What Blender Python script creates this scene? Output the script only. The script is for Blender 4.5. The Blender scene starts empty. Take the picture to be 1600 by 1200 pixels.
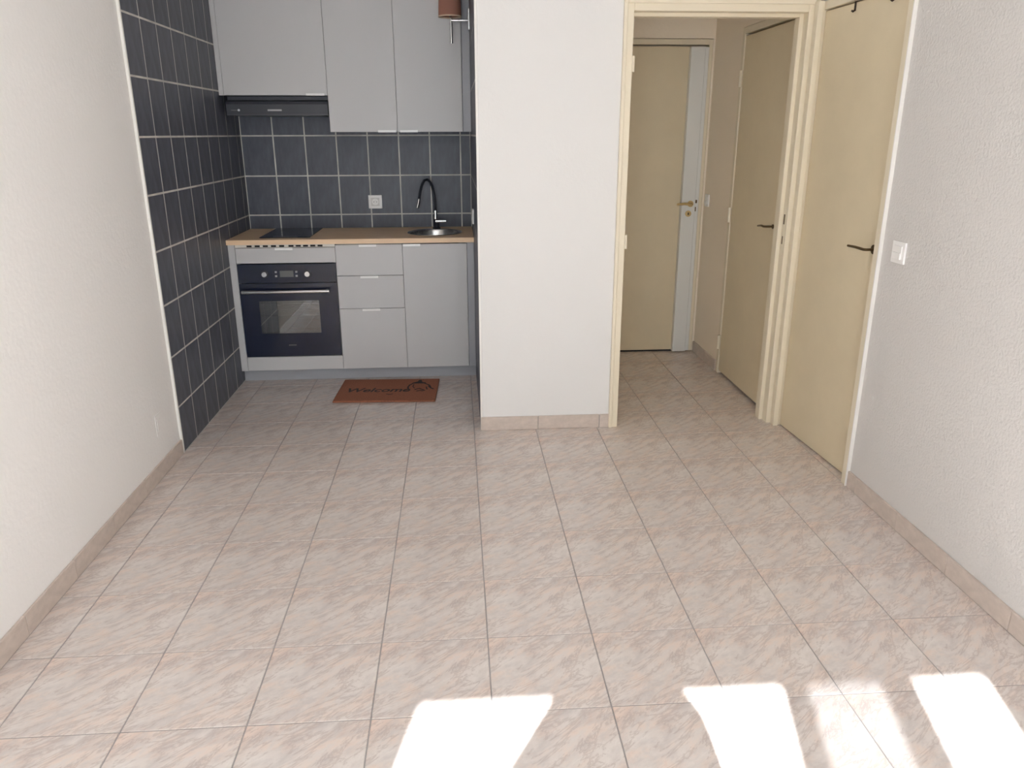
import bpy, bmesh, math, random
from mathutils import Vector, Matrix

random.seed(7)
SC = bpy.context.scene
COL = SC.collection
T = 0.333                                    # floor tile pitch in metres

# ------------------------------------------------------------------ camera
cam_d = bpy.data.cameras.new('camera')
cam = bpy.data.objects.new('camera', cam_d)
COL.objects.link(cam)
SC.camera = cam
cam_d.sensor_fit = 'HORIZONTAL'
cam_d.sensor_width = 36.0
cam_d.lens = 36.0 * 1201.09 / 1600.0
cam_d.clip_start = 0.02
_r = Vector((0.99750502, -0.07054217, -0.0027454))
_u = Vector((0.02448212, 0.30919124, 0.9506847))
_f = Vector((0.06621451, 0.94837998, -0.31014683))
cam.matrix_world = Matrix((
    (_r.x, _u.x, -_f.x, -0.065),
    (_r.y, _u.y, -_f.y, -3.4026),
    (_r.z, _u.z, -_f.z, 1.5220),
    (0, 0, 0, 1)))

# ------------------------------------------------------------------ world, sun, exposure
world = bpy.data.worlds.new('world')
SC.world = world
world.use_nodes = True
wn = world.node_tree
wn.nodes.clear()
_bg = wn.nodes.new('ShaderNodeBackground')
_bg.inputs['Color'].default_value = (0.84, 0.925, 1.0, 1)
_bg.inputs['Strength'].default_value = 7.6
_wo = wn.nodes.new('ShaderNodeOutputWorld')
wn.links.new(_bg.outputs[0], _wo.inputs[0])

sun_d = bpy.data.lights.new('sun', 'SUN')
sun_d.energy = 29.0
sun_d.angle = math.radians(0.53)
sun_d.color = (0.915, 0.96, 1.0)
sun = bpy.data.objects.new('sun', sun_d)
COL.objects.link(sun)
SUN_DIR = Vector((0.235, 1.0, -0.667)).normalized()
sun.rotation_euler = SUN_DIR.to_track_quat('-Z', 'Y').to_euler()
sun.location = (-2, -8, 5)

# light portal in the window opening (gives off no light of its own)
por_d = bpy.data.lights.new('window_portal', 'AREA')
por_d.shape = 'RECTANGLE'
por_d.size, por_d.size_y = 1.80, 2.10
por_d.cycles.is_portal = True
por = bpy.data.objects.new('window_portal', por_d)
COL.objects.link(por)
por.location = (-0.09, -4.79, 1.05)
por.rotation_euler = Vector((0, 1, 0)).to_track_quat('-Z', 'Z').to_euler()

vs = SC.view_settings
vs.view_transform = 'Standard'
vs.look = 'None'
vs.exposure = 0.42
vs.gamma = 1.0
vs.use_curve_mapping = False
SC.cycles.max_bounces = 14
SC.cycles.diffuse_bounces = 10
SC.cycles.glossy_bounces = 6
SC.cycles.transparent_max_bounces = 12
SC.cycles.sample_clamp_indirect = 6.0
SC.cycles.caustics_reflective = False
SC.cycles.caustics_refractive = False

# ------------------------------------------------------------------ materials
MATS = {}


def mat(name, col, rough=0.5, metal=0.0, spec=0.5, bump=None, mottled=None, coat=0.0):
    """Principled material; bump=(scale, strength, distance), mottled=(scale, amount, stretch)."""
    m = bpy.data.materials.new(name)
    m.use_nodes = True
    nt = m.node_tree
    b = nt.nodes['Principled BSDF']
    b.inputs['Base Color'].default_value = (*col, 1)
    b.inputs['Roughness'].default_value = rough
    b.inputs['Metallic'].default_value = metal
    b.inputs['Specular IOR Level'].default_value = spec
    b.inputs['Coat Weight'].default_value = coat
    tc = None
    if bump or mottled:
        tc = nt.nodes.new('ShaderNodeTexCoord')
    if bump:
        n = nt.nodes.new('ShaderNodeTexNoise')
        n.inputs['Scale'].default_value = bump[0]
        n.inputs['Detail'].default_value = 3
        bp = nt.nodes.new('ShaderNodeBump')
        bp.inputs['Strength'].default_value = bump[1]
        bp.inputs['Distance'].default_value = bump[2]
        nt.links.new(tc.outputs['Object'], n.inputs['Vector'])
        nt.links.new(n.outputs['Fac'], bp.inputs['Height'])
        nt.links.new(bp.outputs['Normal'], b.inputs['Normal'])
    if mottled:
        mp = nt.nodes.new('ShaderNodeMapping')
        mp.inputs['Scale'].default_value = mottled[2]
        n = nt.nodes.new('ShaderNodeTexNoise')
        n.inputs['Scale'].default_value = mottled[0]
        n.inputs['Detail'].default_value = 6
        n.inputs['Roughness'].default_value = 0.6
        r = nt.nodes.new('ShaderNodeValToRGB')
        a = mottled[1]
        r.color_ramp.elements[0].position = 0.3
        r.color_ramp.elements[1].position = 0.7
        r.color_ramp.elements[0].color = (*[c * (1 - a) for c in col], 1)
        r.color_ramp.elements[1].color = (*[min(1, c * (1 + a)) for c in col], 1)
        nt.links.new(tc.outputs['Object'], mp.inputs['Vector'])
        nt.links.new(mp.outputs['Vector'], n.inputs['Vector'])
        nt.links.new(n.outputs['Fac'], r.inputs['Fac'])
        nt.links.new(r.outputs['Color'], b.inputs['Base Color'])
    MATS[name] = m
    return m


def marble_tile(name, k=1.0):
    """Pink-beige printed ceramic: the same print on every tile (object coordinates)."""
    m = bpy.data.materials.new(name)
    m.use_nodes = True
    nt = m.node_tree
    L = nt.links.new
    b = nt.nodes['Principled BSDF']
    tc = nt.nodes.new('ShaderNodeTexCoord')

    def noise(scale, stretch, rot, detail, off=0.0, dist=0.0):
        mr = nt.nodes.new('ShaderNodeMapping')
        mr.inputs['Rotation'].default_value = (0, 0, rot)
        mr.inputs['Location'].default_value = (off, off * 0.7, 0.37 + off)
        ms = nt.nodes.new('ShaderNodeMapping')
        ms.inputs['Scale'].default_value = stretch
        n = nt.nodes.new('ShaderNodeTexNoise')
        n.inputs['Scale'].default_value = scale
        n.inputs['Detail'].default_value = detail
        n.inputs['Roughness'].default_value = 0.66
        n.inputs['Distortion'].default_value = dist
        L(tc.outputs['Object'], mr.inputs['Vector'])
        L(mr.outputs['Vector'], ms.inputs['Vector'])
        L(ms.outputs['Vector'], n.inputs['Vector'])
        return n.outputs['Fac']

    def ramp(fac, stops):
        r = nt.nodes.new('ShaderNodeValToRGB')
        e = r.color_ramp.elements
        e[0].position, e[0].color = stops[0][0], (*stops[0][1], 1)
        e[1].position, e[1].color = stops[-1][0], (*stops[-1][1], 1)
        for p, c in stops[1:-1]:
            x = e.new(p)
            x.color = (*c, 1)
        L(fac, r.inputs['Fac'])
        return r.outputs['Color']

    def mix(fac, a, c):
        x = nt.nodes.new('ShaderNodeMix')
        x.data_type = 'RGBA'
        L(fac, x.inputs['Factor'])
        L(a, x.inputs['A'])
        L(c, x.inputs['B'])
        return x.outputs['Result']

    def v(c):
        return tuple(x * k for x in c)
    base = ramp(noise(9.0, (0.6, 1.25, 1), math.radians(-40), 7, 0.0, 0.35),
                [(0.36, v((0.680, 0.530, 0.455))), (0.47, v((0.695, 0.592, 0.528))), (0.56, v((0.655, 0.592, 0.552))), (0.68, v((0.70, 0.645, 0.605)))])
    grey = nt.nodes.new('ShaderNodeRGB')
    grey.outputs[0].default_value = (*v((0.44, 0.40, 0.395)), 1)
    gm = ramp(noise(12, (0.6, 1.4, 1), math.radians(-38), 9, 3.1, 0.35), [(0.46, (0, 0, 0)), (0.69, (0.64, 0.64, 0.64))])
    c1 = mix(gm, base, grey.outputs[0])
    vein = nt.nodes.new('ShaderNodeRGB')
    vein.outputs[0].default_value = (*v((0.42, 0.34, 0.31)), 1)
    vm = ramp(noise(10, (0.40, 1.4, 1), math.radians(-40), 8, 7.7, 0.5), [(0.470, (0, 0, 0)), (0.50, (0.52, 0.52, 0.52)), (0.530, (0, 0, 0))])
    c2 = mix(vm, c1, vein.outputs[0])
    L(c2, b.inputs['Base Color'])
    b.inputs['Roughness'].default_value = 0.22
    b.inputs['Specular IOR Level'].default_value = 0.5
    MATS[name] = m
    return m


def pane_mat(name, tint, refl=0.06):
    m = bpy.data.materials.new(name)
    m.use_nodes = True
    nt = m.node_tree
    nt.nodes.clear()
    o = nt.nodes.new('ShaderNodeOutputMaterial')
    t = nt.nodes.new('ShaderNodeBsdfTransparent')
    t.inputs['Color'].default_value = (*tint, 1)
    g = nt.nodes.new('ShaderNodeBsdfGlossy')
    g.inputs['Roughness'].default_value = 0.02
    x = nt.nodes.new('ShaderNodeMixShader')
    x.inputs[0].default_value = refl
    nt.links.new(t.outputs[0], x.inputs[1])
    nt.links.new(g.outputs[0], x.inputs[2])
    nt.links.new(x.outputs[0], o.inputs[0])
    MATS[name] = m
    return m


mat('plaster_light_offset', (0.775, 0.765, 0.75), 0.75, spec=0.25, bump=(55, 0.10, 0.01))  # same white plaster, colour darkened to offset strong window light on the partition
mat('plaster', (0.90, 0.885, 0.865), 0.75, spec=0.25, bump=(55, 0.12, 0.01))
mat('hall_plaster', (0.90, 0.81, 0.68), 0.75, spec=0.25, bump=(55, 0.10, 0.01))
mat('roughcast', (0.665, 0.642, 0.618), 0.7, spec=0.3, bump=(95, 0.30, 0.012))
mat('ceiling_paint', (0.88, 0.875, 0.865), 0.9)
mat('grout_grey', (0.33, 0.31, 0.30), 0.85, mottled=(20, 0.15, (1, 1, 1)))
mat('grout_light', (0.66, 0.645, 0.60), 0.8, mottled=(9, 0.18, (1, 1, 1)))
marble_tile('marble', 1.02)
mat('marble_skirting', (0.59, 0.505, 0.445), 0.3, mottled=(22, 0.09, (1, 1, 1.6)))
mat('slate_tile', (0.096, 0.102, 0.128), 0.42, spec=0.4, mottled=(11, 0.24, (2.2, 2.2, 0.7)))
mat('white_trim', (0.82, 0.80, 0.76), 0.4)
mat('cream_paint', (0.72, 0.62, 0.44), 0.42, mottled=(5, 0.03, (1, 1, 1)))
mat('cream_frame', (0.79, 0.71, 0.555), 0.40)
mat('white_metal', (0.76, 0.765, 0.74), 0.35)
mat('grey_front', (0.61, 0.60, 0.60), 0.42)
mat('grey_carcass', (0.36, 0.358, 0.36), 0.5)
mat('plinth_grey', (0.40, 0.405, 0.43), 0.4)
mat('oak', (0.92, 0.66, 0.425), 0.45, mottled=(16, 0.10, (0.5, 7, 7)))
mat('handle_white', (0.96, 0.955, 0.94), 0.25)
mat('steel', (0.62, 0.62, 0.61), 0.24, metal=1.0)
mat('chrome', (0.80, 0.80, 0.80), 0.12, metal=1.0)
mat('black_glass', (0.011, 0.015, 0.036), 0.06, spec=0.7)
mat('black_plastic', (0.016, 0.017, 0.024), 0.4)
mat('black_rubber', (0.010, 0.012, 0.022), 0.5)
mat('hood_dark', (0.038, 0.040, 0.050), 0.38)
mat('hood_light', (0.070, 0.072, 0.082), 0.30)
mat('display', (0.16, 0.165, 0.165), 0.25)
mat('button', (0.45, 0.45, 0.46), 0.3)
mat('cavity', (0.30, 0.29, 0.275), 0.5)
mat('slot_black', (0.008, 0.008, 0.008), 0.8)
mat('vent_strip', (0.80, 0.76, 0.70), 0.4)
mat('plate_white', (0.90, 0.89, 0.87), 0.3)
mat('plate_inner', (0.66, 0.65, 0.62), 0.35)
mat('coir', (0.34, 0.125, 0.068), 0.95, bump=(420, 0.8, 0.004), mottled=(160, 0.28, (1, 1, 1)))
mat('coir_print', (0.050, 0.036, 0.034), 0.95)
mat('bronze', (0.15, 0.105, 0.06), 0.35, metal=0.9)
mat('brass', (0.62, 0.46, 0.22), 0.35, metal=0.6)
mat('dark_iron', (0.045, 0.028, 0.024), 0.5, metal=0.5)
mat('lamp_shade', (0.36, 0.165, 0.115), 0.75)
mat('shade_lining', (0.66, 0.50, 0.36), 0.8)
mat('gap_dark', (0.02, 0.018, 0.02), 0.9)
mat('window_white', (0.80, 0.80, 0.79), 0.35)
mat('concrete', (0.74, 0.73, 0.71), 0.85, mottled=(3, 0.1, (1, 1, 1)))  # pale tone makes the added slab outside throw more sunlight indoors
mat('skin', (0.60, 0.38, 0.28), 0.55)
mat('shirt', (0.12, 0.15, 0.22), 0.85)
mat('trousers', (0.06, 0.07, 0.10), 0.85)
mat('hair', (0.05, 0.03, 0.02), 0.7)
mat('eye', (0.05, 0.04, 0.03), 0.2)
pane_mat('clear_pane', (0.95, 0.96, 0.96))
pane_mat('sheer_pane', (0.17, 0.172, 0.175), 0.08)
pane_mat('oven_pane', (0.50, 0.50, 0.49), 0.24)

# ------------------------------------------------------------------ mesh helpers


def box(bm, x0, x1, y0, y1, z0, z1):
    x0, x1 = min(x0, x1), max(x0, x1)
    y0, y1 = min(y0, y1), max(y0, y1)
    z0, z1 = min(z0, z1), max(z0, z1)
    v = [bm.verts.new(p) for p in ((x0, y0, z0), (x1, y0, z0), (x1, y1, z0), (x0, y1, z0),
                                   (x0, y0, z1), (x1, y0, z1), (x1, y1, z1), (x0, y1, z1))]
    for f in ((3, 2, 1, 0), (4, 5, 6, 7), (0, 1, 5, 4), (1, 2, 6, 5), (2, 3, 7, 6), (3, 0, 4, 7)):
        bm.faces.new([v[i] for i in f])
    return bm


def B(*boxes):
    bm = bmesh.new()
    for b in boxes:
        box(bm, *b)
    return bm


def bevel(bm, w, seg=1):
    bmesh.ops.bevel(bm, geom=list(bm.edges), offset=w, segments=seg, affect='EDGES', profile=0.5, clamp_overlap=True)
    return bm


def ring_frame(d):
    d = d.normalized()
    a = Vector((0, 0, 1)) if abs(d.z) < 0.9 else Vector((1, 0, 0))
    x = d.cross(a).normalized()
    return x, d.cross(x).normalized()


def tube(bm, pts, rad, seg=12, caps=True):
    """Swept round tube through pts; rad is one radius or one per point."""
    pts = [Vector(p) for p in pts]
    rs = rad if isinstance(rad, (list, tuple)) else [rad] * len(pts)
    rings = []
    px = None
    for i, p in enumerate(pts):
        d = (pts[min(i + 1, len(pts) - 1)] - pts[max(i - 1, 0)])
        if px is None:
            x, y = ring_frame(d)
        else:
            dn = d.normalized()
            x = (px - dn * px.dot(dn)).normalized()
            y = dn.cross(x).normalized()
        px = x
        rings.append([bm.verts.new(p + x * math.cos(t) * rs[i] + y * math.sin(t) * rs[i])
                      for t in [2 * math.pi * k / seg for k in range(seg)]])
    for a, b in zip(rings, rings[1:]):
        for k in range(seg):
            bm.faces.new((a[k], a[(k + 1) % seg], b[(k + 1) % seg], b[k]))
    if caps:
        bm.faces.new(list(reversed(rings[0])))
        bm.faces.new(rings[-1])
    return bm


def lathe(bm, prof, seg=32, axis='Z', at=(0, 0, 0), close=False):
    """Revolve (radius, height) pairs about an axis through at."""
    at = Vector(at)
    rings = []
    for r, h in prof:
        ring = []
        for k in range(seg):
            t = 2 * math.pi * k / seg
            c, s = r * math.cos(t), r * math.sin(t)
            p = {'Z': (c, s, h), 'Y': (c, h, s), 'X': (h, c, s)}[axis]
            ring.append(bm.verts.new(at + Vector(p)))
        rings.append(ring)
    for a, b in zip(rings, rings[1:]):
        for k in range(seg):
            bm.faces.new((a[k], a[(k + 1) % seg], b[(k + 1) % seg], b[k]))
    if not close:
        if prof[0][0] > 1e-5:
            bm.faces.new(list(reversed(rings[0])))
        if prof[-1][0] > 1e-5:
            bm.faces.new(rings[-1])
    else:
        for k in range(seg):
            bm.faces.new((rings[-1][k], rings[-1][(k + 1) % seg], rings[0][(k + 1) % seg], rings[0][k]))
    bmesh.ops.recalc_face_normals(bm, faces=list(bm.faces))
    return bm


def obj(name, bm, material, parent=None, bev=0.0, smooth=False, seg=1):
    if bev:
        bevel(bm, bev, seg)
    me = bpy.data.meshes.new(name)
    bmesh.ops.recalc_face_normals(bm, faces=list(bm.faces))
    bm.to_mesh(me)
    bm.free()
    me.materials.append(MATS[material])
    if smooth:
        for p in me.polygons:
            p.use_smooth = True
        try:
            me.set_sharp_from_angle(angle=math.radians(40))
        except Exception:
            pass
    o = bpy.data.objects.new(name, me)
    COL.objects.link(o)
    if parent is not None:
        put(o, parent)
    return o


def put(o, parent):
    """Parent without moving: meshes are modelled in room coordinates."""
    o.parent = parent
    w = parent.matrix_basis.copy()
    p = parent
    while p.parent is not None:
        w = p.parent.matrix_basis @ p.matrix_parent_inverse @ w
        p = p.parent
    o.matrix_parent_inverse = w.inverted()


def tag(o, label, cat, group=None, kind=None):
    o['label'] = label
    o['category'] = cat
    if group:
        o['group'] = group
    if kind:
        o['kind'] = kind
    return o


def thing(name, label, cat, loc=(0, 0, 0), group=None, kind=None):
    o = bpy.data.objects.new(name, None)
    o.empty_display_size = 0.05
    COL.objects.link(o)
    o.location = loc
    return tag(o, label, cat, group, kind)


def inst(name, me, loc, parent, rot=(0, 0, 0)):
    o = bpy.data.objects.new(name, me)
    COL.objects.link(o)
    o.location = loc
    o.rotation_euler = rot
    put(o, parent)
    return o


TILE_CACHE = {}


def tile_mesh(key, dims, off, material, bev):
    """A bevelled slab; off shifts the slab against the object origin (a cut tile keeps the print of a whole one)."""
    k = (key, tuple(round(d, 4) for d in dims), tuple(round(d, 4) for d in off))
    if k not in TILE_CACHE:
        bm = B((off[0] - dims[0] / 2, off[0] + dims[0] / 2, off[1] - dims[1] / 2, off[1] + dims[1] / 2,
                off[2] - dims[2] / 2, off[2] + dims[2] / 2))
        bevel(bm, bev)
        me = bpy.data.meshes.new(key)
        bm.to_mesh(me)
        bm.free()
        me.materials.append(MATS[material])
        TILE_CACHE[k] = me
    return TILE_CACHE[k]


# ------------------------------------------------------------------ the room shell
XL, XR = -1.470, 1.672            # plaster faces of the left and right walls
XT = -1.460                       # face of the slate tiles on the left
YB = 1.980                        # face of the tiled kitchen back wall
YP = 0.465                        # front of the partition
PX0, PX1 = 0.047, 0.735           # partition block (plaster)
PT = 0.037                        # tiled kitchen side of the partition
YW = -4.700                       # inner face of the window wall
HC = 2.50                         # ceiling height
YH = 1.945                        # hall end wall
XH = 1.645                        # hall right wall

floor = obj('floor', B((-1.62, 1.80, -4.90, 2.15, -0.10, -0.0022)), 'grout_grey')
tag(floor, 'glossy pink-beige marbled ceramic tile floor', 'floor', kind='structure')
G = 0.0034
FX0, FX1, FY0, FY1 = -1.461, 1.765, YW, 2.0
for i in range(-5, 6):
    for j in range(-15, 7):
        x0, x1 = max(i * T + G / 2, FX0), min((i + 1) * T - G / 2, FX1)
        y0, y1 = max(j * T + G / 2, FY0), min((j + 1) * T - G / 2, FY1)
        if x1 - x0 < 0.012 or y1 - y0 < 0.012:
            continue
        if x0 > PT - 0.02 and x1 < PX1 + 0.02 and y0 > YP + 0.02:
            continue                                   # under the partition block
        if x1 < PT and y0 > 1.48:
            continue                                   # under the kitchen units
        cx, cy = (i + 0.5) * T, (j + 0.5) * T
        me = tile_mesh('floor_tile', (x1 - x0, y1 - y0, 0.008), ((x0 + x1) / 2 - cx, (y0 + y1) / 2 - cy, -0.004), 'marble', 0.0013)
        inst('floor_tile', me, (cx, cy, random.uniform(-0.0003, 0.0)), floor,
             (random.uniform(-.0007, .0007), random.uniform(-.0007, .0007), 0))

ceiling = obj('ceiling', B((-1.62, 1.80, -4.90, 2.15, HC, HC + 0.1)), 'ceiling_paint')
tag(ceiling, 'plain white ceiling above the room', 'ceiling', kind='structure')

wall_left = obj('wall_left', B((XL - 0.13, XL, -4.83, 2.10, 0, HC)), 'plaster')
tag(wall_left, 'long smooth white wall on the left, tiled in slate at the kitchen end', 'wall', kind='structure')
wall_back = obj('wall_back', B((XL, PX0, YB + 0.010, YB + 0.11, 0, HC)), 'plaster')
tag(wall_back, 'kitchen back wall covered in dark slate tiles above the worktop', 'wall', kind='structure')
wall_part = obj('wall_partition', B((PX0, PX1, YP, YB + 0.09, 0, HC), (PX1, 1.66, YP, YP + 0.10, 2.098, HC)), 'plaster_light_offset', bev=0.002)
tag(wall_part, 'white partition wall between the kitchen recess and the hallway opening', 'wall', kind='structure')
wall_right = obj('wall_right', B((XR, XR + 0.10, YW - 0.13, -0.342, 0, HC), (XR, XR + 0.10, -0.342, 0.446, 2.100, HC),
                                 (XR, XR + 0.10, 0.446, YP + 0.10, 0, HC),
                                 (XR + 0.16, XR + 0.22, -0.45, 0.55, 0, HC), (XR + 0.10, XR + 0.16, -0.45, -0.40, 0, HC),  # closed box added behind the ajar door to keep outside light out
                                 (XR + 0.10, XR + 0.16, 0.50, 0.55, 0, HC), (XR + 0.10, XR + 0.16, -0.40, 0.50, 2.3, HC)), 'roughcast')
tag(wall_right, 'white roughcast wall on the right beside the cream door', 'wall', kind='structure')
wall_hr = obj('wall_hall_right', B((XH, XH + 0.10, YP + 0.10, 0.60, 0, HC), (XH, XH + 0.10, 0.60, 1.430, 2.108, HC),
                                   (XH, XH + 0.10, 1.430, YH + 0.10, 0, HC), (XH + 0.06, XH + 0.10, 0.60, 1.43, 0, 2.108)), 'hall_plaster')
tag(wall_hr, 'white hallway wall around the cream side door', 'wall', kind='structure')
wall_he = obj('wall_hall_end', B((PX1, 0.80, YH, YH + 0.10, 0, HC), (0.80, 1.632, YH, YH + 0.10, 2.104, HC),
                                 (1.632, XH, YH, YH + 0.10, 0, HC), (0.80, 1.632, YH + 0.055, YH + 0.10, 0, 2.104)), 'hall_plaster')
tag(wall_he, 'white hallway end wall above the entrance door', 'wall', kind='structure')
WX0, WX1, WZ = -0.990, 0.812, 2.160
wall_rear = obj('wall_rear', B((XL - 0.13, WX0, YW - 0.13, YW, 0, HC), (WX1, XR + 0.10, YW - 0.13, YW, 0, HC),
                               (WX0, WX1, YW - 0.13, YW, WZ, HC)), 'plaster')
tag(wall_rear, 'white window wall behind the viewpoint', 'wall', kind='structure')
bounce_slab = obj('floor_bounce_slab', B((-4.5, 4.5, -9.0, YW - 0.20, -0.16, -0.06)), 'concrete')  # unseen slab added to bounce sunlight up to the ceiling
tag(bounce_slab, 'concrete terrace slab outside the window, added to bounce sunlight indoors', 'reflector', kind='structure')

# slate tiles -------------------------------------------------------
JZ = [0.0] + [0.238 + 0.2545 * k for k in range(9)] + [HC]
JY = [0.279 + 0.2005 * k for k in range(9)] + [YB]
GW = 0.0078


def slate(parent, axis, face, us, vs_, thick=0.008, skip=None):
    """Tiles on a wall; axis 'X' = wall facing +X or -X (u runs along Y), 'Y' = wall facing -Y (u runs along X)."""
    for a, b in zip(us, us[1:]):
        for c, d in zip(vs_, vs_[1:]):
            w, h = b - a - GW, d - c - GW
            if w < 0.01 or h < 0.01 or (skip and skip(a, b, c, d)):
                continue
            uc, vc = (a + b) / 2, (c + d) / 2
            j = random.uniform(-0.0004, 0.0004)
            if axis == 'X':
                me = tile_mesh('tile_x', (thick, w, h), (0, 0, 0), 'slate_tile', 0.0012)
                inst('tile', me, (face, uc, vc), parent, (0, j * 2, j))
            else:
                me = tile_mesh('tile_y', (w, thick, h), (0, 0, 0), 'slate_tile', 0.0012)
                inst('tile', me, (uc, face, vc), parent, (j * 2, 0, j))


obj('grout', B((XL, XT - 0.0007, 0.277, YB + 0.01, 0.0, HC)), 'grout_light', wall_left)
slate(wall_left, 'X', XT - 0.004, JY, JZ)
obj('grout', B((XT, PT, YB + 0.0007, YB + 0.01, 0.0, HC)), 'grout_light', wall_back)
JX = [XT, -1.254, -1.050, -0.8465, -0.6425, -0.4385, -0.2345, -0.0305, PT]
slate(wall_back, 'Y', YB + 0.004, JX, JZ[3:9])
obj('grout', B((PT + 0.0007, PX0, YP + 0.004, YB, 0.0, HC)), 'grout_light', wall_part)
JP = [YP + 0.006] + [0.577 + 0.2005 * k for k in range(7)] + [YB]
slate(wall_part, 'X', PT + 0.004, JP, JZ)
tr = obj('trim_1', B((XL, XT + 0.002, 0.2655, 0.2775, 0.0, HC)), 'white_trim', bev=0.001)
tag(tr, 'thin white edge strip where the slate tiles start on the left wall', 'trim', kind='structure')
tr = obj('trim_2', B((PT - 0.001, PX0, YP - 0.001, YP + 0.005, 0.0, HC)), 'white_trim', bev=0.0008)
tag(tr, 'thin white corner strip on the kitchen edge of the partition wall', 'trim', kind='structure')

# tiled skirting ----------------------------------------------------
SH = 0.075


def skirting(name, label, axis, face, back, a, b, joints):
    root = thing(name, label, 'baseboard', kind='structure')
    cuts = sorted({a, b, *[j for j in joints if a + 0.02 < j < b - 0.02]})
    for p, q in zip(cuts, cuts[1:]):
        L = q - p - 0.0025
        if axis == 'X':
            me = tile_mesh('skirt_x', (abs(face - back), L, SH), (0, 0, 0), 'marble_skirting', 0.0018)
            inst('skirting_tile', me, ((face + back) / 2, (p + q) / 2, SH / 2), root)
        else:
            me = tile_mesh('skirt_y', (L, abs(face - back), SH), (0, 0, 0), 'marble_skirting', 0.0018)
            inst('skirting_tile', me, ((p + q) / 2, (face + back) / 2, SH / 2), root)
    return root


JJ = [k * T for k in range(-16, 8)]
skirting('baseboard_left', 'pink-beige marbled tile skirting along the left wall', 'X', XL + 0.011, XL, YW, 0.264, [j + 0.12 for j in JJ])
skirting('baseboard_right', 'pink-beige marbled tile skirting along the right roughcast wall', 'X', XR - 0.011, XR, YW, -0.352, [j - 0.09 for j in JJ])
skirting('baseboard_partition', 'short marbled tile skirting below the white partition wall', 'Y', YP - 0.010, YP, PT, 0.734, [j + 0.012 for j in JJ])
skirting('baseboard_hall', 'marbled tile skirting in the hallway beside the side door', 'X', XH - 0.011, XH, 1.434, YH - 0.012, [j for j in JJ])

# ------------------------------------------------------------------ window behind the viewpoint
win = thing('window_1', 'white framed patio window behind the viewpoint', 'window', (-0.09, YW - 0.07, 0), kind='structure')
WY0, WY1 = YW - 0.095, YW - 0.045
obj('frame', B((WX0, -0.945, WY0, WY1, 0, WZ), (0.714, WX1, WY0, WY1, 0, WZ), (-0.945, 0.714, WY0, WY1, 2.114, WZ), (-0.945, 0.714, WY0, WY1, 0, 0.05)), 'window_white', win)
obj('mullion', B((0.102, 0.170, WY0, WY1, 0.05, 2.114)), 'window_white', win)
obj('mullion', B((0.397, 0.489, WY0, WY1, 0.05, 2.114)), 'window_white', win)
for a, b, m_ in ((-0.945, 0.102, 'clear_pane'), (0.170, 0.397, 'sheer_pane'), (0.489, 0.714, 'clear_pane')):
    bm = bmesh.new()
    vs4 = [bm.verts.new(p) for p in ((a, YW - 0.07, 0.05), (b, YW - 0.07, 0.05), (b, YW - 0.07, 2.114), (a, YW - 0.07, 2.114))]
    bm.faces.new(vs4)
    obj('pane', bm, m_, win)

# ------------------------------------------------------------------ doors


def lever(parent, at, axis_out, axis_arm, length, material, out=0.045, r=0.008, rosette=0.020):
    """Lever handle: rosette on the leaf, short neck, arm."""
    at, o_, a_ = Vector(at), Vector(axis_out), Vector(axis_arm)
    h = obj('handle', tube(bmesh.new(), [at + o_ * 0.004, at + o_ * (out - 0.01), at + o_ * out + a_ * 0.012, at + o_ * out + a_ * length * 0.5 + Vector((0, 0, 0.004)),
                                         at + o_ * out + a_ * length], [r, r, r, r, r * 0.85], 10), material, parent, smooth=True)
    obj('rosette', tube(bmesh.new(), [at, at + o_ * 0.006], rosette, 20), material, h)
    return h


# hallway opening: frame with rebate, hinges left, strike right, no leaf
d1 = thing('door_1', 'cream painted door frame of the open hallway passage', 'door frame', (1.19, YP, 0), kind='structure')
fr = obj('frame', B((0.735, 0.776, YP - 0.012, YP + 0.045, 0, 2.098), (1.605, 1.645, YP - 0.012, YP + 0.045, 0, 2.098),
                    (0.776, 1.605, YP - 0.012, YP + 0.045, 2.058, 2.098)), 'cream_frame', d1, bev=0.002)
obj('stop', B((0.736, 0.787, YP + 0.045, YP + 0.10, 0, 2.098), (1.586, XH, YP + 0.045, YP + 0.10, 0, 2.098),
              (0.787, 1.586, YP + 0.045, YP + 0.10, 2.042, 2.098)), 'cream_frame', d1, bev=0.002)
obj('casing', B((0.728, 0.745, YP - 0.020, YP - 0.001, 0, 2.112), (1.632, 1.654, YP - 0.020, YP - 0.001, 0, 2.112),
                (0.745, 1.632, YP - 0.020, YP - 0.001, 2.090, 2.112)), 'cream_frame', d1, bev=0.002)
for z in (1.83, 1.00):
    obj('hinge', tube(bmesh.new(), [(0.781, YP - 0.010, z - 0.035), (0.781, YP - 0.010, z + 0.035)], 0.007, 10), 'cream_frame', d1, smooth=True)
sp = obj('strike_plate', B((1.6035, 1.6055, YP + 0.008, YP + 0.030, 0.94, 1.16)), 'cream_frame', d1)
obj('strike_hole', B((1.6025, 1.6040, YP + 0.011, YP + 0.027, 1.075, 1.125)), 'bronze', sp)
obj('strike_hole', B((1.6025, 1.6040, YP + 0.013, YP + 0.025, 0.975, 1.015)), 'bronze', sp)

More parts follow.
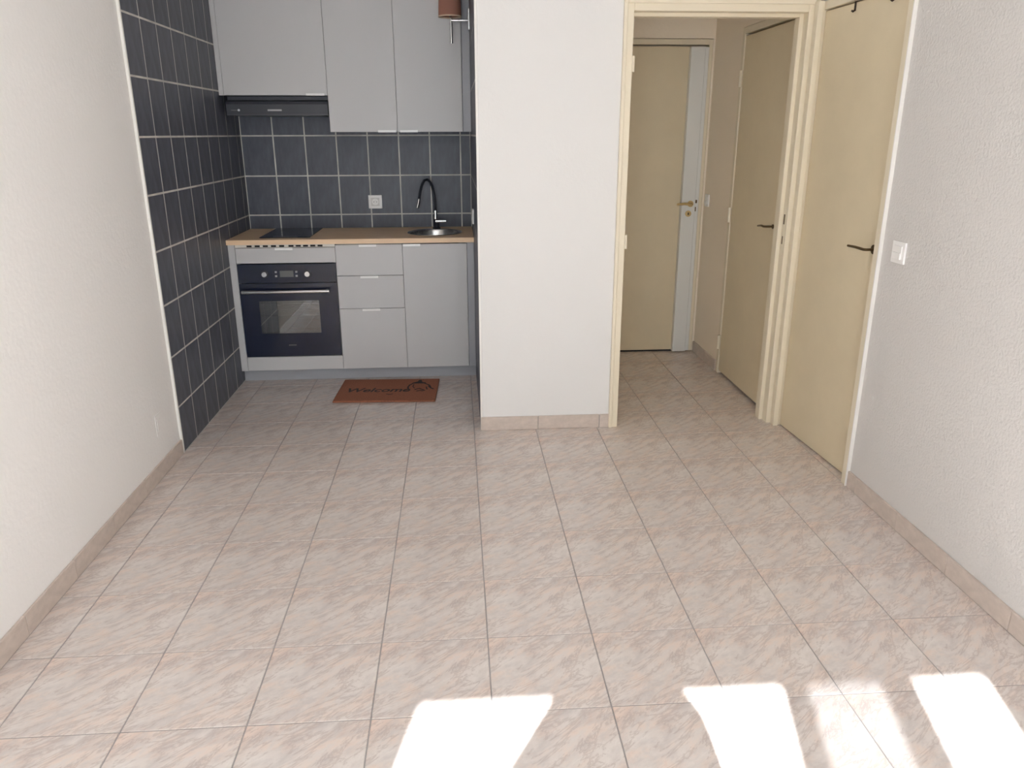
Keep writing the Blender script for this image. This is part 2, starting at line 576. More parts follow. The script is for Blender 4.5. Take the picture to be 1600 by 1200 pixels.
# entrance door at the hall end with full-height lock cover
d2 = thing('door_2', 'cream entrance door at the hallway end with tall white lock cover', 'door', (1.2, YH, 0), kind='structure')
obj('leaf', B((0.845, 1.602, YH - 0.004, YH + 0.040, 0.012, 2.056)), 'cream_paint', d2, bev=0.002)
obj('frame', B((0.80, 0.843, YH - 0.006, YH + 0.05, 0, 2.100), (1.604, 1.630, YH - 0.002, YH + 0.05, 0, 2.100), (0.843, 1.604, YH - 0.010, YH + 0.05, 2.066, 2.100)), 'cream_frame', d2, bev=0.002)
lc = obj('lock_cover', B((1.474, 1.570, YH - 0.050, YH - 0.004, 0.008, 2.052)), 'white_metal', d2, bev=0.004, seg=2)
obj('lock_edge', B((1.571, 1.600, YH - 0.026, YH - 0.004, 0.008, 2.052)), 'white_metal', d2, bev=0.002)
obj('keep_slot', B((1.574, 1.588, YH - 0.0272, YH - 0.0255, 1.060, 1.082)), 'bronze', d2)
obj('keep_slot', B((1.573, 1.583, YH - 0.0272, YH - 0.0255, 1.005, 1.035)), 'bronze', d2)
lever(d2, (1.535, YH - 0.050, 1.058), (0, -1, 0), (-1, 0, 0), 0.105, 'brass', out=0.045, r=0.009, rosette=0.021)
cy = obj('cylinder_lock', lathe(bmesh.new(), [(0.021, -0.004), (0.021, 0.0), (0.0001, 0.0)], 20, 'Y', (1.524, YH - 0.050, 0.992)), 'brass', d2)
obj('keyhole', B((1.519, 1.529, YH - 0.0565, YH - 0.0535, 0.984, 1.000)), 'bronze', cy)
obj('threshold_gap', B((0.845, 1.602, YH + 0.004, YH + 0.036, 0.0, 0.012)), 'gap_dark', d2)

# side door in the hall
d3 = thing('door_3', 'closed cream door in the hallway side wall with dark lever handle', 'door', (XH, 1.02, 0), kind='structure')
obj('leaf', B((XH + 0.002, XH + 0.042, 0.652, 1.386, 0.020, 2.058)), 'cream_paint', d3, bev=0.002)
obj('frame', B((XH - 0.004, XH + 0.055, 1.389, 1.428, 0, 2.106), (XH - 0.004, XH + 0.055, 0.602, 0.649, 0, 2.106), (XH - 0.004, XH + 0.055, 0.649, 1.389, 2.070, 2.106)), 'cream_frame', d3, bev=0.002)
for z in (1.825, 1.033, 0.212):
    obj('hinge', tube(bmesh.new(), [(XH - 0.010, 1.390, z - 0.045), (XH - 0.010, 1.390, z + 0.045)], 0.011, 10), 'cream_frame', d3, smooth=True)
lever(d3, (XH + 0.004, 0.722, 1.036), (-1, 0, 0), (0, 1, -0.06), 0.095, 'bronze', out=0.050, r=0.0055, rosette=0.012)

# right-hand door, a finger's width ajar into the room beyond
d4 = thing('door_4', 'large cream door in the right wall with dark lever handle, slightly ajar', 'door', (XR, 0.05, 0), kind='structure')
obj('frame', B((1.626, 1.653, 0.404, 0.446, 0, 2.100), (1.653, XR + 0.10, 0.4175, 0.446, 0, 2.100), (XR - 0.014, XR + 0.10, -0.345, -0.308, 0, 2.100), (XR - 0.010, XR + 0.10, -0.308, 0.4175, 2.062, 2.100)), 'cream_frame', d4, bev=0.002)
obj('casing', B((XR - 0.016, XR + 0.002, -0.3515, -0.345, 0, 2.112)), 'white_trim', d4, bev=0.001)
LEAF_W = 0.716
ang = math.radians(3.0)
leafm = Matrix.Translation((XR - 0.004, 0.4125, 0)) @ Matrix.Rotation(ang, 4, 'Z')


def leaf_part(name, bm, material, parent=d4, **k):
    bmesh.ops.transform(bm, matrix=leafm, verts=list(bm.verts))
    return obj(name, bm, material, parent, **k)


lf = leaf_part('leaf', bevel(B((0, 0.04, -LEAF_W, 0, 0.007, 2.056)), 0.002), 'cream_paint')
hnd = leaf_part('handle', tube(bmesh.new(), [(0, -0.650, 1.048), (-0.038, -0.650, 1.048), (-0.046, -0.640, 1.048), (-0.047, -0.58, 1.050), (-0.046, -0.520, 1.048)], [0.006, 0.006, 0.006, 0.006, 0.0055], 10), 'bronze', smooth=True)
leaf_part('rosette', tube(bmesh.new(), [(0, -0.650, 1.048), (-0.006, -0.650, 1.048)], 0.020, 20), 'bronze', hnd)


def overdoor_hook(y, label):
    h = thing('door_hook', label, 'hook', leafm @ Vector((0, y, 2.06)), 'dark hooks over the right door')
    leaf_part('strap', B((-0.003, 0.0, y - 0.006, y + 0.006, 2.022, 2.0600), (-0.003, 0.043, y - 0.006, y + 0.006, 2.0570, 2.0600), (0.0405, 0.043, y - 0.006, y + 0.006, 2.03, 2.0600)), 'dark_iron', h)
    leaf_part('prong', tube(bmesh.new(), [(-0.002, y, 2.026), (-0.010, y, 2.020), (-0.016, y, 2.024)], 0.0045, 8), 'dark_iron', h, smooth=True)


overdoor_hook(-0.255, 'dark metal hook over the right door top, nearer the hallway')
overdoor_hook(-0.545, 'dark metal hook over the right door top, nearer the wall switch')

# ------------------------------------------------------------------ fitted kitchen: base units
YF = 1.400            # face of the base fronts
YK = YF + 0.018
ZB, ZT = 0.080, 0.882


def pull(parent, x0, x1, z, y, up=True):
    """White edge pull: a flat lip with a down-turned front."""
    bm = B((x0, x1, y - 0.018, y + 0.003, z - 0.0015, z + 0.0015), (x0, x1, y - 0.0185, y - 0.0155, z - 0.0125, z + 0.0015) if up else
           (x0, x1, y - 0.0185, y - 0.0155, z - 0.0015, z + 0.0115))
    return obj('handle', bm, 'handle_white', parent)


u1 = thing('oven_cabinet', 'grey base cabinet housing the built-in black oven', 'cabinet', (-1.115, 1.7, 0))
obj('body', B((-1.416, -1.402, YK + 0.002, YB - 0.01, ZB, ZT), (-0.830, -0.8155, YK + 0.002, YB - 0.01, ZB, ZT), (-1.402, -0.830, YK + 0.002, YB - 0.01, ZB, ZB + 0.016),
              (-1.402, -0.830, YB - 0.02, YB - 0.01, ZB, ZT)), 'grey_carcass', u1)
obj('filler_panel', B((XT + 0.001, -1.4185, YF + 0.004, YK + 0.02, ZB, ZT)), 'grey_front', u1, bev=0.001)
dr = obj('drawer_front', B((-1.415, -0.8162, YF, YK, 0.768, 0.8605)), 'grey_front', u1, bev=0.0012)
pull(dr, -1.174, -1.067, 0.8618, YF)
obj('lower_panel', B((-1.415, -0.8162, YF, YK, 0.083, 0.1715)), 'grey_front', u1, bev=0.0012)
vsb = obj('vent_strip', B((-1.415, -0.8162, YF + 0.002, YK, 0.8640, 0.8815)), 'vent_strip', u1)
for k in range(5):
    for x in (-1.345 + 0.0487 * k, -1.094 + 0.0437 * k):
        obj('vent_slot', B((x, x + 0.030, YF + 0.0005, YF + 0.004, 0.8665, 0.8775)), 'slot_black', vsb)

u2 = thing('drawer_cabinet', 'grey base cabinet with three stacked drawers between oven and sink unit', 'cabinet', (-0.61, 1.7, 0))
obj('body', B((-0.812, -0.408, YK + 0.002, YB - 0.01, ZB, ZT)), 'grey_carcass', u2)
for za, zb, (ha, hb) in ((0.685, 0.8745, (-0.668, -0.562)), (0.477, 0.6815, (-0.670, -0.560)), (0.083, 0.4740, (-0.670, -0.559))):
    d = obj('drawer_front', B((-0.8142, -0.4068, YF, YK, za, zb)), 'grey_front', u2, bev=0.0012)
    pull(d, ha, hb, zb + 0.001, YF)
u3 = thing('sink_cabinet', 'grey base cabinet with one tall door under the round sink', 'cabinet', (-0.2, 1.7, 0))
obj('body', B((-0.404, -0.390, YK + 0.002, YB - 0.01, ZB, ZT), (-0.022, -0.009, YK + 0.002, YB - 0.01, ZB, ZT), (-0.390, -0.022, YK + 0.002, YB - 0.01, ZB, ZB + 0.016),
              (-0.390, -0.022, YB - 0.02, YB - 0.01, ZB, ZT)), 'grey_carcass', u3)
d = obj('door', B((-0.4048, -0.0092, YF, YK, 0.083, 0.8745)), 'grey_front', u3, bev=0.0012)
pull(d, -0.400, -0.294, 0.8755, YF)
obj('filler_panel', B((-0.0075, PT - 0.001, YF + 0.006, YK + 0.02, ZB, ZT)), 'plinth_grey', u3, bev=0.001)
pl = obj('plinth', B((XT + 0.001, PT - 0.001, 1.457, 1.473, 0.0, 0.0785)), 'plinth_grey', bev=0.001)
tag(pl, 'long grey plinth board under the base cabinets', 'plinth')

# worktop with round cut-out
SX, SY, SR = -0.210, 1.672, 0.163
WKX0, WKX1, WKY0, WKY1, WKZ0, WKZ1 = XT + 0.001, PT - 0.001, 1.380, YB - 0.001, 0.883, 0.912


def plate_with_hole():
    bm = bmesh.new()
    angs = [2 * math.pi * k / 64 for k in range(64)]
    for cx_, cy_ in ((WKX0, WKY0), (WKX1, WKY0), (WKX1, WKY1), (WKX0, WKY1)):
        angs.append(math.atan2(cy_ - SY, cx_ - SX) % (2 * math.pi))
    angs = sorted(set(round(a, 6) for a in angs))
    rings = {}
    for z in (WKZ0, WKZ1):
        inner, outer = [], []
        for a in angs:
            c, s = math.cos(a), math.sin(a)
            inner.append(bm.verts.new((SX + SR * c, SY + SR * s, z)))
            tx = ((WKX1 if c > 0 else WKX0) - SX) / c if abs(c) > 1e-9 else 1e9
            ty = ((WKY1 if s > 0 else WKY0) - SY) / s if abs(s) > 1e-9 else 1e9
            t = min(tx, ty)
            outer.append(bm.verts.new((SX + t * c, SY + t * s, z)))
        rings[z] = (inner, outer)
    n = len(angs)
    (i0, o0), (i1, o1) = rings[WKZ0], rings[WKZ1]
    for k in range(n):
        q = (k + 1) % n
        bm.faces.new((i1[k], o1[k], o1[q], i1[q]))
        bm.faces.new((i0[q], o0[q], o0[k], i0[k]))
        bm.faces.new((o0[k], o0[q], o1[q], o1[k]))
        bm.faces.new((i0[q], i0[k], i1[k], i1[q]))
    return bm


wk = obj('worktop', plate_with_hole(), 'oak')
tag(wk, 'light oak worktop running across the whole kitchen recess', 'worktop')

# cooktop
ct = thing('cooktop', 'slim black glass two-ring cooktop set in the oak worktop', 'cooktop', (-1.128, 1.72, 0.912))
obj('glass', B((-1.281, -0.972, 1.468, 1.955, 0.9122, 0.9172)), 'black_glass', ct, bev=0.0012)
for y, r in ((1.62, 0.075), (1.83, 0.095)):
    obj('ring_mark', lathe(bmesh.new(), [(r, 0.9173), (r + 0.0025, 0.9173), (r + 0.0025, 0.9176), (r, 0.9176)], 40, 'Z', (-1.128, y, 0), close=True), 'display', ct)
obj('touch_panel', B((-1.20, -1.05, 1.478, 1.502, 0.9172, 0.9175)), 'hood_light', ct)

# sink
sk = thing('sink', 'small round stainless steel sink set in the worktop', 'sink', (SX, SY, 0.912))
obj('bowl', lathe(bmesh.new(), [(0.178, 0.9125), (0.176, 0.9155), (0.168, 0.9150), (0.158, 0.910), (0.153, 0.895), (0.150, 0.800), (0.138, 0.772), (0.030, 0.765), (0.030, 0.762), (0.1385, 0.769),
                                (0.152, 0.798), (0.156, 0.905), (0.160, 0.9115)], 48, 'Z', (SX, SY, 0), close=True), 'steel', sk, smooth=True)
obj('drain', lathe(bmesh.new(), [(0.0001, 0.766), (0.034, 0.766), (0.036, 0.769), (0.022, 0.7715), (0.0001, 0.7715)], 24, 'Z', (SX, SY, 0)), 'chrome', sk, smooth=True)

# faucet
FXc, FYc = -0.203, 1.882
fc = thing('faucet', 'kitchen tap with black gooseneck hose and chrome side lever', 'faucet', (FXc, FYc, 0.912))
obj('base', lathe(bmesh.new(), [(0.0001, 0.9125), (0.026, 0.9125), (0.026, 0.919), (0.019, 0.922), (0.0185, 0.975), (0.0001, 0.976)], 24, 'Z', (FXc, FYc, 0)), 'black_rubber', fc, smooth=True)
obj('body', tube(bmesh.new(), [(FXc - 0.005, FYc, 0.962), (FXc - 0.005, FYc, 1.032)], 0.0115, 16), 'chrome', fc, smooth=True)
obj('lever', tube(bmesh.new(), [(FXc - 0.005, FYc - 0.016, 0.962), (FXc + 0.066, FYc - 0.020, 0.963)], [0.0115, 0.009], 12), 'chrome', fc, smooth=True)
hose = [(-0.208, FYc, 1.028), (-0.209, FYc, 1.080), (-0.214, FYc - 0.003, 1.140), (-0.224, FYc - 0.010, 1.190), (-0.238, FYc - 0.022, 1.220), (-0.254, FYc - 0.036, 1.2335), (-0.272, FYc - 0.052, 1.2290),
        (-0.287, FYc - 0.066, 1.205), (-0.299, FYc - 0.080, 1.165), (-0.310, FYc - 0.094, 1.112)]
obj('gooseneck', tube(bmesh.new(), hose, 0.0085, 14), 'black_rubber', fc, smooth=True)
obj('spray_head', tube(bmesh.new(), [(-0.3095, FYc - 0.0935, 1.114), (-0.3125, FYc - 0.097, 1.098), (-0.322, FYc - 0.108, 1.056)], [0.0095, 0.0105, 0.0105], 14), 'chrome', fc, smooth=True)

# oven
ov = thing('oven', 'built-in black glass electric oven below the worktop', 'oven', (-1.115, 1.5, 0.175))
YO = YF - 0.004
OX0, OX1 = -1.4135, -0.8195
obj('housing', B((-1.396, -1.390, 1.43, 1.90, 0.20, 0.755), (-0.842, -0.836, 1.43, 1.90, 0.20, 0.755), (-1.390, -0.842, 1.43, 1.90, 0.20, 0.206), (-1.390, -0.842, 1.43, 1.90, 0.645, 0.755),
                 (-1.390, -0.842, 1.894, 1.90, 0.206, 0.645)), 'cavity', ov)
cp = obj('control_panel', B((OX0, OX1, YO, YK + 0.005, 0.6465, 0.7625)), 'black_glass', ov, bev=0.0012)
for x in (-1.251, -0.992):
    kn = obj('knob', lathe(bmesh.new(), [(0.0001, YO - 0.024), (0.0155, YO - 0.024), (0.0175, YO - 0.021), (0.0185, YO), (0.0001, YO)], 24, 'Y', (x, 0, 0.702)), 'chrome', ov, smooth=True)
    obj('knob_collar', lathe(bmesh.new(), [(0.0225, YO - 0.0025), (0.0235, YO), (0.0001, YO), (0.0001, YO - 0.0025)], 24, 'Y', (x, 0, 0.702)), 'black_plastic', kn)
ds = obj('clock_display', B((-1.161, -1.078, YO - 0.0012, YO + 0.002, 0.683, 0.722)), 'display', ov)
for x in (-1.184, -1.060):
    for z in (0.689, 0.714):
        obj('button', B((x - 0.0065, x + 0.0065, YO - 0.0025, YO + 0.001, z - 0.006, z + 0.006)), 'button', ov, bev=0.001)
# door: glass face around a real window
W0, W1, V0, V1 = -1.305, -0.937, 0.326, 0.534
dg = obj('oven_door', B((OX0, W0, YO, YK + 0.012, 0.1755, 0.6425), (W1, OX1, YO, YK + 0.012, 0.1755, 0.6425), (W0, W1, YO, YK + 0.012, V1, 0.6425), (W0, W1, YO, YK + 0.012, 0.1755, V0)), 'black_glass', ov)
obj('window_pane', B((W0, W1, YO + 0.0008, YO + 0.004, V0, V1)), 'oven_pane', dg)
hb = obj('handle', tube(bmesh.new(), [(-1.392, YO - 0.042, 0.598), (-0.862, YO - 0.042, 0.598)], 0.011, 14), 'chrome', dg, smooth=True)
for x in (-1.372, -0.882):
    obj('handle_post', tube(bmesh.new(), [(x, YO, 0.598), (x, YO - 0.040, 0.598)], 0.007, 10), 'steel', dg, smooth=True)
for z in (0.425, 0.505):
    bm = bmesh.new()
    for y in [1.47 + 0.045 * k for k in range(9)]:
        tube(bm, [(-1.385, y, z), (-0.847, y, z)], 0.003 if y > 1.48 else 0.0045, 6)
    tube(bm, [(-1.383, 1.465, z), (-1.383, 1.84, z)], 0.004, 6)
    tube(bm, [(-0.849, 1.465, z), (-0.849, 1.84, z)], 0.004, 6)
    obj('oven_rack', bm, 'chrome', ov)
bm = bmesh.new()
x = -1.146
for w in (0.007, 0.004, 0.005, 0.006, 0.003, 0.006, 0.005):
    box(bm, x, x + w, YO - 0.0006, YO + 0.001, 0.2455, 0.2515)
    x += w + 0.0017
obj('maker_mark', bm, 'display', dg)

# ------------------------------------------------------------------ wall units and hood
YU = 1.585
YV = YU + 0.018
w1 = thing('wall_cabinet', 'wide grey wall cabinet above the range hood', 'cabinet', (-1.127, 1.8, 1.74), 'grey wall cabinets')
obj('body', B((-1.428, -0.8225, YV + 0.002, YB - 0.002, 1.741, 2.34)), 'grey_carcass', w1)
d = obj('door', B((-1.4285, -0.8215, YU, YV, 1.742, 2.338)), 'grey_front', w1, bev=0.0012)
pull(d, -0.946, -0.836, 1.7405, YU, up=False)
obj('filler_panel', B((XT + 0.001, -1.4305, YU + 0.004, YV + 0.02, 1.741, 2.34)), 'grey_front', w1, bev=0.001)
w2 = thing('wall_cabinet', 'tall grey two-door wall cabinet above the sink and socket', 'cabinet', (-0.415, 1.8, 1.53), 'grey wall cabinets')
obj('body', B((-0.8195, -0.014, YV + 0.002, YB - 0.002, 1.531, 2.34)), 'grey_carcass', w2)
d = obj('door', B((-0.8196, -0.4142, YU, YV, 1.532, 2.338)), 'grey_front', w2, bev=0.0012)
pull(d, -0.531, -0.422, 1.5305, YU, up=False)
d = obj('door', B((-0.4124, -0.0160, YU, YV, 1.532, 2.338)), 'grey_front', w2, bev=0.0012)
pull(d, -0.397, -0.290, 1.5305, YU, up=False)
obj('filler_panel', B((-0.013, PT - 0.001, YU + 0.006, YV + 0.02, 1.531, 2.34)), 'plinth_grey', w2, bev=0.001)

hd = thing('range_hood', 'slim dark range hood under the left wall cabinet', 'range hood', (-1.127, 1.8, 1.63))
obj('body', B((-1.424, -0.826, YU + 0.045, YB - 0.004, 1.632, 1.738)), 'hood_dark', hd, bev=0.002)
bm = bmesh.new()
sec = [(YU + 0.044, 1.716), (YU + 0.000, 1.706), (YU - 0.004, 1.690), (YU + 0.004, 1.632), (YU + 0.044, 1.632)]
la = [bm.verts.new((-1.424, y, z)) for y, z in sec]
lb = [bm.verts.new((-0.826, y, z)) for y, z in sec]
bm.faces.new(la)
bm.faces.new(list(reversed(lb)))
for k in range(len(sec)):
    q = (k + 1) % len(sec)
    bm.faces.new((la[k], la[q], lb[q], lb[k]))
vz = obj('front_panel', bm, 'hood_dark', hd)
obj('lip', B((-1.424, -0.826, YU + 0.000, YU + 0.006, 1.628, 1.6345)), 'hood_light', hd)
obj('badge', B((-1.182, -1.099, YU - 0.003, YU + 0.004, 1.6525, 1.6625)), 'button', hd)
obj('slide_switch', B((-1.398, -1.356, YU - 0.002, YU + 0.004, 1.655, 1.660)), 'display', hd)
obj('switch_button', tube(bmesh.new(), [(-1.350, YU + 0.006, 1.6575), (-1.350, YU - 0.008, 1.6575)], 0.007, 14), 'steel', hd, smooth=True)
obj('grease_filter', B((-1.385, -0.865, YU + 0.07, YB - 0.06, 1.626, 1.632)), 'hood_light', hd)

# ------------------------------------------------------------------ sockets and switches


def plate(name, label, cat, c, n, u, w, h, socket=True, group=None):
    """Flush plate centred at c, facing n, u along its width."""
    c, n, u = Vector(c), Vector(n), Vector(u)
    v = Vector((0, 0, 1))
    t = thing(name, label, cat, c, group)

    def slab(w_, h_, d0, d1, du=0.0, dv=0.0):
        bm = bmesh.new()
        q = []
        for d in (d0, d1):
            for a, b in ((-1, -1), (1, -1), (1, 1), (-1, 1)):
                q.append(bm.verts.new(c + n * d + u * (a * w_ / 2 + du) + v * (b * h_ / 2 + dv)))
        for f in ((0, 1, 2, 3), (4, 5, 6, 7), (0, 1, 5, 4), (1, 2, 6, 5), (2, 3, 7, 6), (3, 0, 4, 7)):
            bm.faces.new([q[i] for i in f])
        bmesh.ops.recalc_face_normals(bm, faces=list(bm.faces))
        return bm
    obj('plate', slab(w, h, 0.0, 0.009), 'plate_white', t, bev=0.002, seg=2)
    if socket:
        ins = obj('insert', slab(w * 0.62, h * 0.62, 0.009, 0.0105), 'plate_inner', t)
        obj('recess', tube(bmesh.new(), [c + n * 0.0104, c + n * 0.0112], w * 0.24, 24), 'plate_white', ins)
        for s in (-1, 1):
            obj('pin_hole', tube(bmesh.new(), [c + n * 0.0111 + u * (s * 0.0095), c + n * 0.0116 + u * (s * 0.0095)], 0.0028, 10), 'slot_black', ins)
        obj('earth_pin', tube(bmesh.new(), [c + n * 0.011 + v * 0.011, c + n * 0.022 + v * 0.011], 0.0025, 10), 'chrome', ins)
    else:
        rk = obj('rocker', slab(w * 0.60, h * 0.62, 0.008, 0.0125), 'plate_white', t, bev=0.002, seg=2)
        bm = slab(w * 0.60, h * 0.31, 0.0095, 0.017, 0, -h * 0.155)
        obj('rocker_lip', bm, 'plate_white', rk, bev=0.002, seg=2)
    return t


plate('wall_socket', 'white square socket on the slate tiles left of the tap', 'socket', (-0.6125, YB, 1.0835), (0, -1, 0), (1, 0, 0), 0.091, 0.089)
plate('wall_socket', 'white socket seen edge-on at the right end of the worktop', 'socket', (PT, 1.335, 1.045), (-1, 0, 0), (0, 1, 0), 0.085, 0.085)
gb = thing('wall_socket', 'painted-over white socket box low on the left wall near the slate tiles', 'socket', (XL, 0.038, 0.240))
obj('plate', B((XL, XL + 0.003, 0.004, 0.074, 0.192, 0.292)), 'plaster', gb, bev=0.0012, seg=2)
obj('cover', B((XL + 0.002, XL + 0.0045, 0.018, 0.060, 0.212, 0.272)), 'plaster', gb, bev=0.001, seg=2)
plate('light_switch', 'white light switch on the right wall beside the cream door frame', 'switch', (XR, -0.480, 1.072), (-1, 0, 0), (0, 1, 0), 0.090, 0.085, socket=False)
plate('light_switch', 'small white light switch on the hallway wall beside the entrance door', 'switch', (XH, 1.865, 1.083), (-1, 0, 0), (0, 1, 0), 0.080, 0.080, socket=False)

# ------------------------------------------------------------------ wall lamp on the kitchen side of the partition
LY = 1.490
lp = thing('wall_lamp', 'chrome wall lamp with brown fabric shade beside the wall cabinet', 'lamp', (PT, LY, 2.145))
obj('wall_plate', B((PT - 0.012, PT - 0.0005, LY - 0.035, LY + 0.035, 2.090, 2.203)), 'steel', lp, bev=0.002)
obj('arm', tube(bmesh.new(), [(PT - 0.010, LY, 2.144), (-0.071, LY, 2.144)], 0.006, 12), 'chrome', lp, smooth=True)
obj('stem', tube(bmesh.new(), [(-0.071, LY, 2.020), (-0.071, LY, 2.130), (-0.071, LY, 2.131), (-0.071, LY, 2.185)], [0.0085, 0.0085, 0.006, 0.006], 14), 'chrome', lp, smooth=True)
sh = obj('shade', lathe(bmesh.new(), [(0.066, 2.166), (0.060, 2.330), (0.058, 2.330), (0.064, 2.166)], 40, 'Z', (-0.077, LY, 0), close=True), 'lamp_shade', lp, smooth=True)
obj('rim', lathe(bmesh.new(), [(0.0665, 2.160), (0.0665, 2.167), (0.058, 2.167), (0.058, 2.160)], 40, 'Z', (-0.077, LY, 0), close=True), 'shade_lining', sh)
obj('spider', B((-0.138, -0.016, LY - 0.004, LY + 0.004, 2.168, 2.172), (-0.081, -0.073, LY - 0.062, LY + 0.062, 2.168, 2.172)), 'dark_iron', sh)
obj('bulb_holder', tube(bmesh.new(), [(-0.071, LY, 2.176), (-0.071, LY, 2.235)], 0.017, 16), 'dark_iron', lp, smooth=True)

# ------------------------------------------------------------------ doormat
MC, MR = Vector((-0.516, 1.168, 0.0)), math.radians(-2.4)
mt = tag(obj('doormat', bevel(B((-0.305, 0.305, -0.212, 0.212, 0.001, 0.012)), 0.003), 'coir'), 'reddish-brown coir doormat with a black welcome print before the cabinets', 'doormat')
mt.location = MC
mt.rotation_euler = (0, 0, MR)


def matpart(name, bm_or_me):
    if isinstance(bm_or_me, bpy.types.Mesh):
        me = bm_or_me
    else:
        me = bpy.data.meshes.new(name)
        bm_or_me.to_mesh(me)
        bm_or_me.free()
    me.materials.clear()
    me.materials.append(MATS['coir_print'])
    o = bpy.data.objects.new(name, me)
    COL.objects.link(o)
    o.parent = mt
    return o


fc_ = bpy.data.curves.new('welcome_lettering', 'FONT')
fc_.body = 'Welcome'
fc_.size = 0.104
fc_.shear = 0.25
fc_.extrude = 0.0006
fc_.offset = 0.0018
fc_.align_x = 'LEFT'
tmp = bpy.data.objects.new('lettering_source', fc_)
COL.objects.link(tmp)
bpy.context.view_layer.update()
dgp = bpy.context.evaluated_depsgraph_get()
me = bpy.data.meshes.new_from_object(tmp.evaluated_get(dgp))
bpy.data.objects.remove(tmp)
txt = matpart('lettering', me)
xs = [v.co.x for v in me.vertices]
sx = 0.385 / (max(xs) - min(xs))
txt.scale = (sx, 1.0, 1.0)
txt.location = (-0.262, -0.046, 0.0122)


def flat_poly(bm, pts, z0=0.0116, z1=0.0128):
    a = [bm.verts.new((x, y, z0)) for x, y in pts]
    b = [bm.verts.new((x, y, z1)) for x, y in pts]
    bm.faces.new(list(reversed(a)))
    bm.faces.new(b)
    n = len(pts)
    for k in range(n):
        bm.faces.new((a[k], a[(k + 1) % n], b[(k + 1) % n], b[k]))


def flat_stroke(bm, pts, w):
    for p, q in zip(pts, pts[1:]):
        p, q = Vector(p), Vector(q)
        d = (q - p).normalized()
        n = Vector((-d.y, d.x)) * w / 2
        p, q = p - d * w * 0.3, q + d * w * 0.3
        flat_poly(bm, [tuple(p - n), tuple(q - n), tuple(q + n), tuple(p + n)])


bm = bmesh.new()
flat_poly(bm, [(0.135, 0.112), (0.225, 0.112), (0.222, 0.132), (0.200, 0.140), (0.192, 0.182), (0.178, 0.186), (0.168, 0.150), (0.142, 0.130)])
flat_stroke(bm, [(0.140, 0.108), (0.124, 0.080), (0.118, 0.040), (0.124, -0.005)], 0.010)
flat_stroke(bm, [(0.218, 0.112), (0.245, 0.082), (0.258, 0.045)], 0.010)
flat_stroke(bm, [(0.246, 0.058), (0.262, 0.020), (0.278, 0.000)], 0.012)
flat_stroke(bm, [(0.232, 0.040), (0.240, -0.005)], 0.008)
flat_stroke(bm, [(0.166, -0.010), (0.190, 0.014), (0.214, -0.012), (0.226, -0.030)], 0.010)
flat_stroke(bm, [(0.180, -0.040), (0.200, -0.026), (0.216, -0.040)], 0.010)
flat_stroke(bm, [(0.150, 0.095), (0.148, 0.050), (0.160, 0.020)], 0.006)
matpart('printed_motif', bm)
bm = bmesh.new()
flat_stroke(bm, [(0.000, -0.092), (0.018, -0.100), (0.036, -0.090)], 0.008)
matpart('flourish', bm)

# ------------------------------------------------------------------ the photographer, behind the camera (throws the shadow on the sunlit floor)
PXc, PYc = -0.115, -3.770


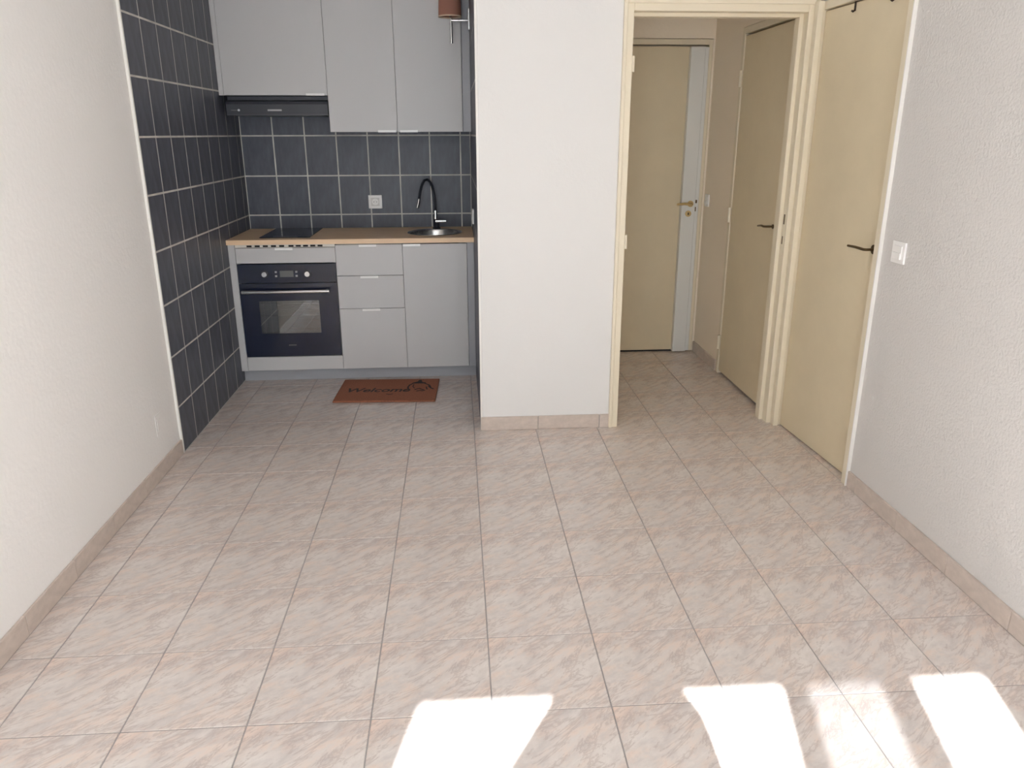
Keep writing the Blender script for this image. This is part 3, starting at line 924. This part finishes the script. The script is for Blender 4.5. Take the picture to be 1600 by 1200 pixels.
def person():
    P = {  # name: (x, y, z, radius) relative to the standing point
        'pelvis': (0, 0, 0.95, 0.135), 'waist': (0, 0, 1.08, 0.175), 'chest': (0, 0.0, 1.25, 0.185), 'neckb': (0, -0.005, 1.435, 0.075), 'neck': (0, 0.005, 1.48, 0.050),
        'head1': (0, 0.02, 1.555, 0.070), 'head2': (0, 0.015, 1.640, 0.082), 'head3': (0, 0.005, 1.700, 0.055), 'nose': (0, 0.115, 1.595, 0.013),
        'earL': (-0.082, 0.0, 1.600, 0.013), 'earR': (0.082, 0.0, 1.600, 0.013)}
    E = [('pelvis', 'waist'), ('waist', 'chest'), ('chest', 'neckb'), ('neckb', 'neck'), ('neck', 'head1'), ('head1', 'head2'), ('head2', 'head3'), ('head1', 'nose'), ('head2', 'earL'), ('head2', 'earR')]
    for s, n in ((-1, 'L'), (1, 'R')):
        ex = -0.270 if s < 0 else 0.222
        P.update({'cl' + n: (s * 0.090, 0, 1.415, 0.075), 'sh' + n: (s * 0.152, 0.0, 1.392, 0.062), 'el' + n: (ex, 0.05, 1.165, 0.058), 'fo' + n: (s * 0.165 + 0.01, 0.16, 1.30, 0.038),
                  'wr' + n: (s * 0.105 + 0.03, 0.245, 1.415, 0.027), 'pa' + n: (s * 0.090 + 0.045, 0.272, 1.470, 0.026),
                  'hp' + n: (s * 0.095, 0, 0.90, 0.095), 'kn' + n: (s * 0.105, 0.015, 0.49, 0.060), 'an' + n: (s * 0.110, -0.01, 0.095, 0.040), 'he' + n: (s * 0.112, -0.03, 0.040, 0.038), 'to' + n: (s * 0.125, 0.17, 0.030, 0.030)})
        E += [('chest', 'cl' + n), ('cl' + n, 'sh' + n), ('sh' + n, 'el' + n), ('el' + n, 'fo' + n), ('fo' + n, 'wr' + n), ('wr' + n, 'pa' + n), ('pelvis', 'hp' + n), ('hp' + n, 'kn' + n), ('kn' + n, 'an' + n),
              ('an' + n, 'he' + n), ('an' + n, 'to' + n)]
        pa = P['pa' + n]
        for k, (dx, dz, ln) in enumerate(((0.024, 0.030, 0.9), (0.008, 0.036, 1.05), (-0.008, 0.034, 1.0), (-0.022, 0.026, 0.8))):
            a, b = f'f{k}a{n}', f'f{k}b{n}'
            P[a] = (pa[0] - s * dx * 0.6, pa[1] + 0.012, pa[2] + dz, 0.0085)
            P[b] = (pa[0] - s * (dx + 0.018), pa[1] + 0.030 * ln, pa[2] + dz + 0.020 * ln, 0.0080)
            E += [('pa' + n, a), (a, b)]
        P['t1' + n] = (pa[0] - s * 0.030, pa[1] - 0.010, pa[2] - 0.002, 0.010)
        P['t2' + n] = (pa[0] - s * 0.052, pa[1] - 0.004, pa[2] + 0.020, 0.009)
        E += [('pa' + n, 't1' + n), ('t1' + n, 't2' + n)]
    names = list(P)
    me0 = bpy.data.meshes.new('figure')
    me0.from_pydata([P[n][:3] for n in names], [(names.index(a), names.index(b)) for a, b in E], [])
    o = bpy.data.objects.new('figure', me0)
    COL.objects.link(o)
    sm = o.modifiers.new('skin', 'SKIN')
    sm.use_smooth_shade = True
    for i, n in enumerate(names):
        d_ = me0.skin_vertices[0].data[i]
        d_.radius = (P[n][3], P[n][3])
        d_.use_root = (n == 'pelvis')
        if n in ('pelvis', 'waist', 'chest'):
            d_.radius = (P[n][3] * 1.15, P[n][3] * 0.75)
    ss = o.modifiers.new('sub', 'SUBSURF')
    ss.levels = ss.render_levels = 2
    bpy.context.view_layer.update()
    me1 = bpy.data.meshes.new_from_object(o.evaluated_get(bpy.context.evaluated_depsgraph_get()))
    bpy.data.objects.remove(o)
    me1.materials.clear()
    for n in ('skin', 'shirt', 'trousers', 'slot_black'):
        me1.materials.append(MATS[n])
    for p in me1.polygons:
        c = p.center
        p.use_smooth = True
        p.material_index = 3 if c.z < 0.085 else 2 if c.z < 1.0 else 0 if (c.z > 1.445 or c.y > 0.215) else 1
    zmin = min(v.co.z for v in me1.vertices)
    b = bpy.data.objects.new('person', me1)
    COL.objects.link(b)
    b.location = (PXc, PYc, -zmin + 0.0005)
    tag(b, 'person in dark shirt standing at the viewpoint, arms raised with a phone', 'person')

    def child(name, bm, m_):
        me = bpy.data.meshes.new(name)
        bm.to_mesh(me)
        bm.free()
        me.materials.append(MATS[m_])
        for p in me.polygons:
            p.use_smooth = True
        c = bpy.data.objects.new(name, me)
        COL.objects.link(c)
        c.parent = b
    bm = bmesh.new()
    bmesh.ops.create_uvsphere(bm, u_segments=24, v_segments=16, radius=1.0)
    bmesh.ops.delete(bm, geom=[v for v in bm.verts if v.co.z < -0.25 and v.co.y > -0.1 or v.co.z < 0.25 and v.co.y > 0.45], context='VERTS')
    bmesh.ops.transform(bm, matrix=Matrix.Translation((0, 0.0, 1.645)) @ Matrix.Diagonal((0.098, 0.106, 0.108, 1)), verts=list(bm.verts))
    child('hair', bm, 'hair')
    for s in (-1, 1):
        bm = bmesh.new()
        bmesh.ops.create_uvsphere(bm, u_segments=10, v_segments=8, radius=0.011)
        bmesh.ops.translate(bm, vec=(s * 0.030, 0.080, 1.625), verts=list(bm.verts))
        child('eye', bm, 'eye')
    return b


person()
ph = thing('phone', 'dark phone held up at the viewpoint', 'phone', (-0.065, -3.452, 1.50))
obj('body', B((-0.105, -0.030, -3.458, -3.450, 1.440, 1.545)), 'black_plastic', ph, bev=0.002)
obj('screen', B((-0.102, -0.033, -3.4592, -3.4581, 1.446, 1.539)), 'black_glass', ph)
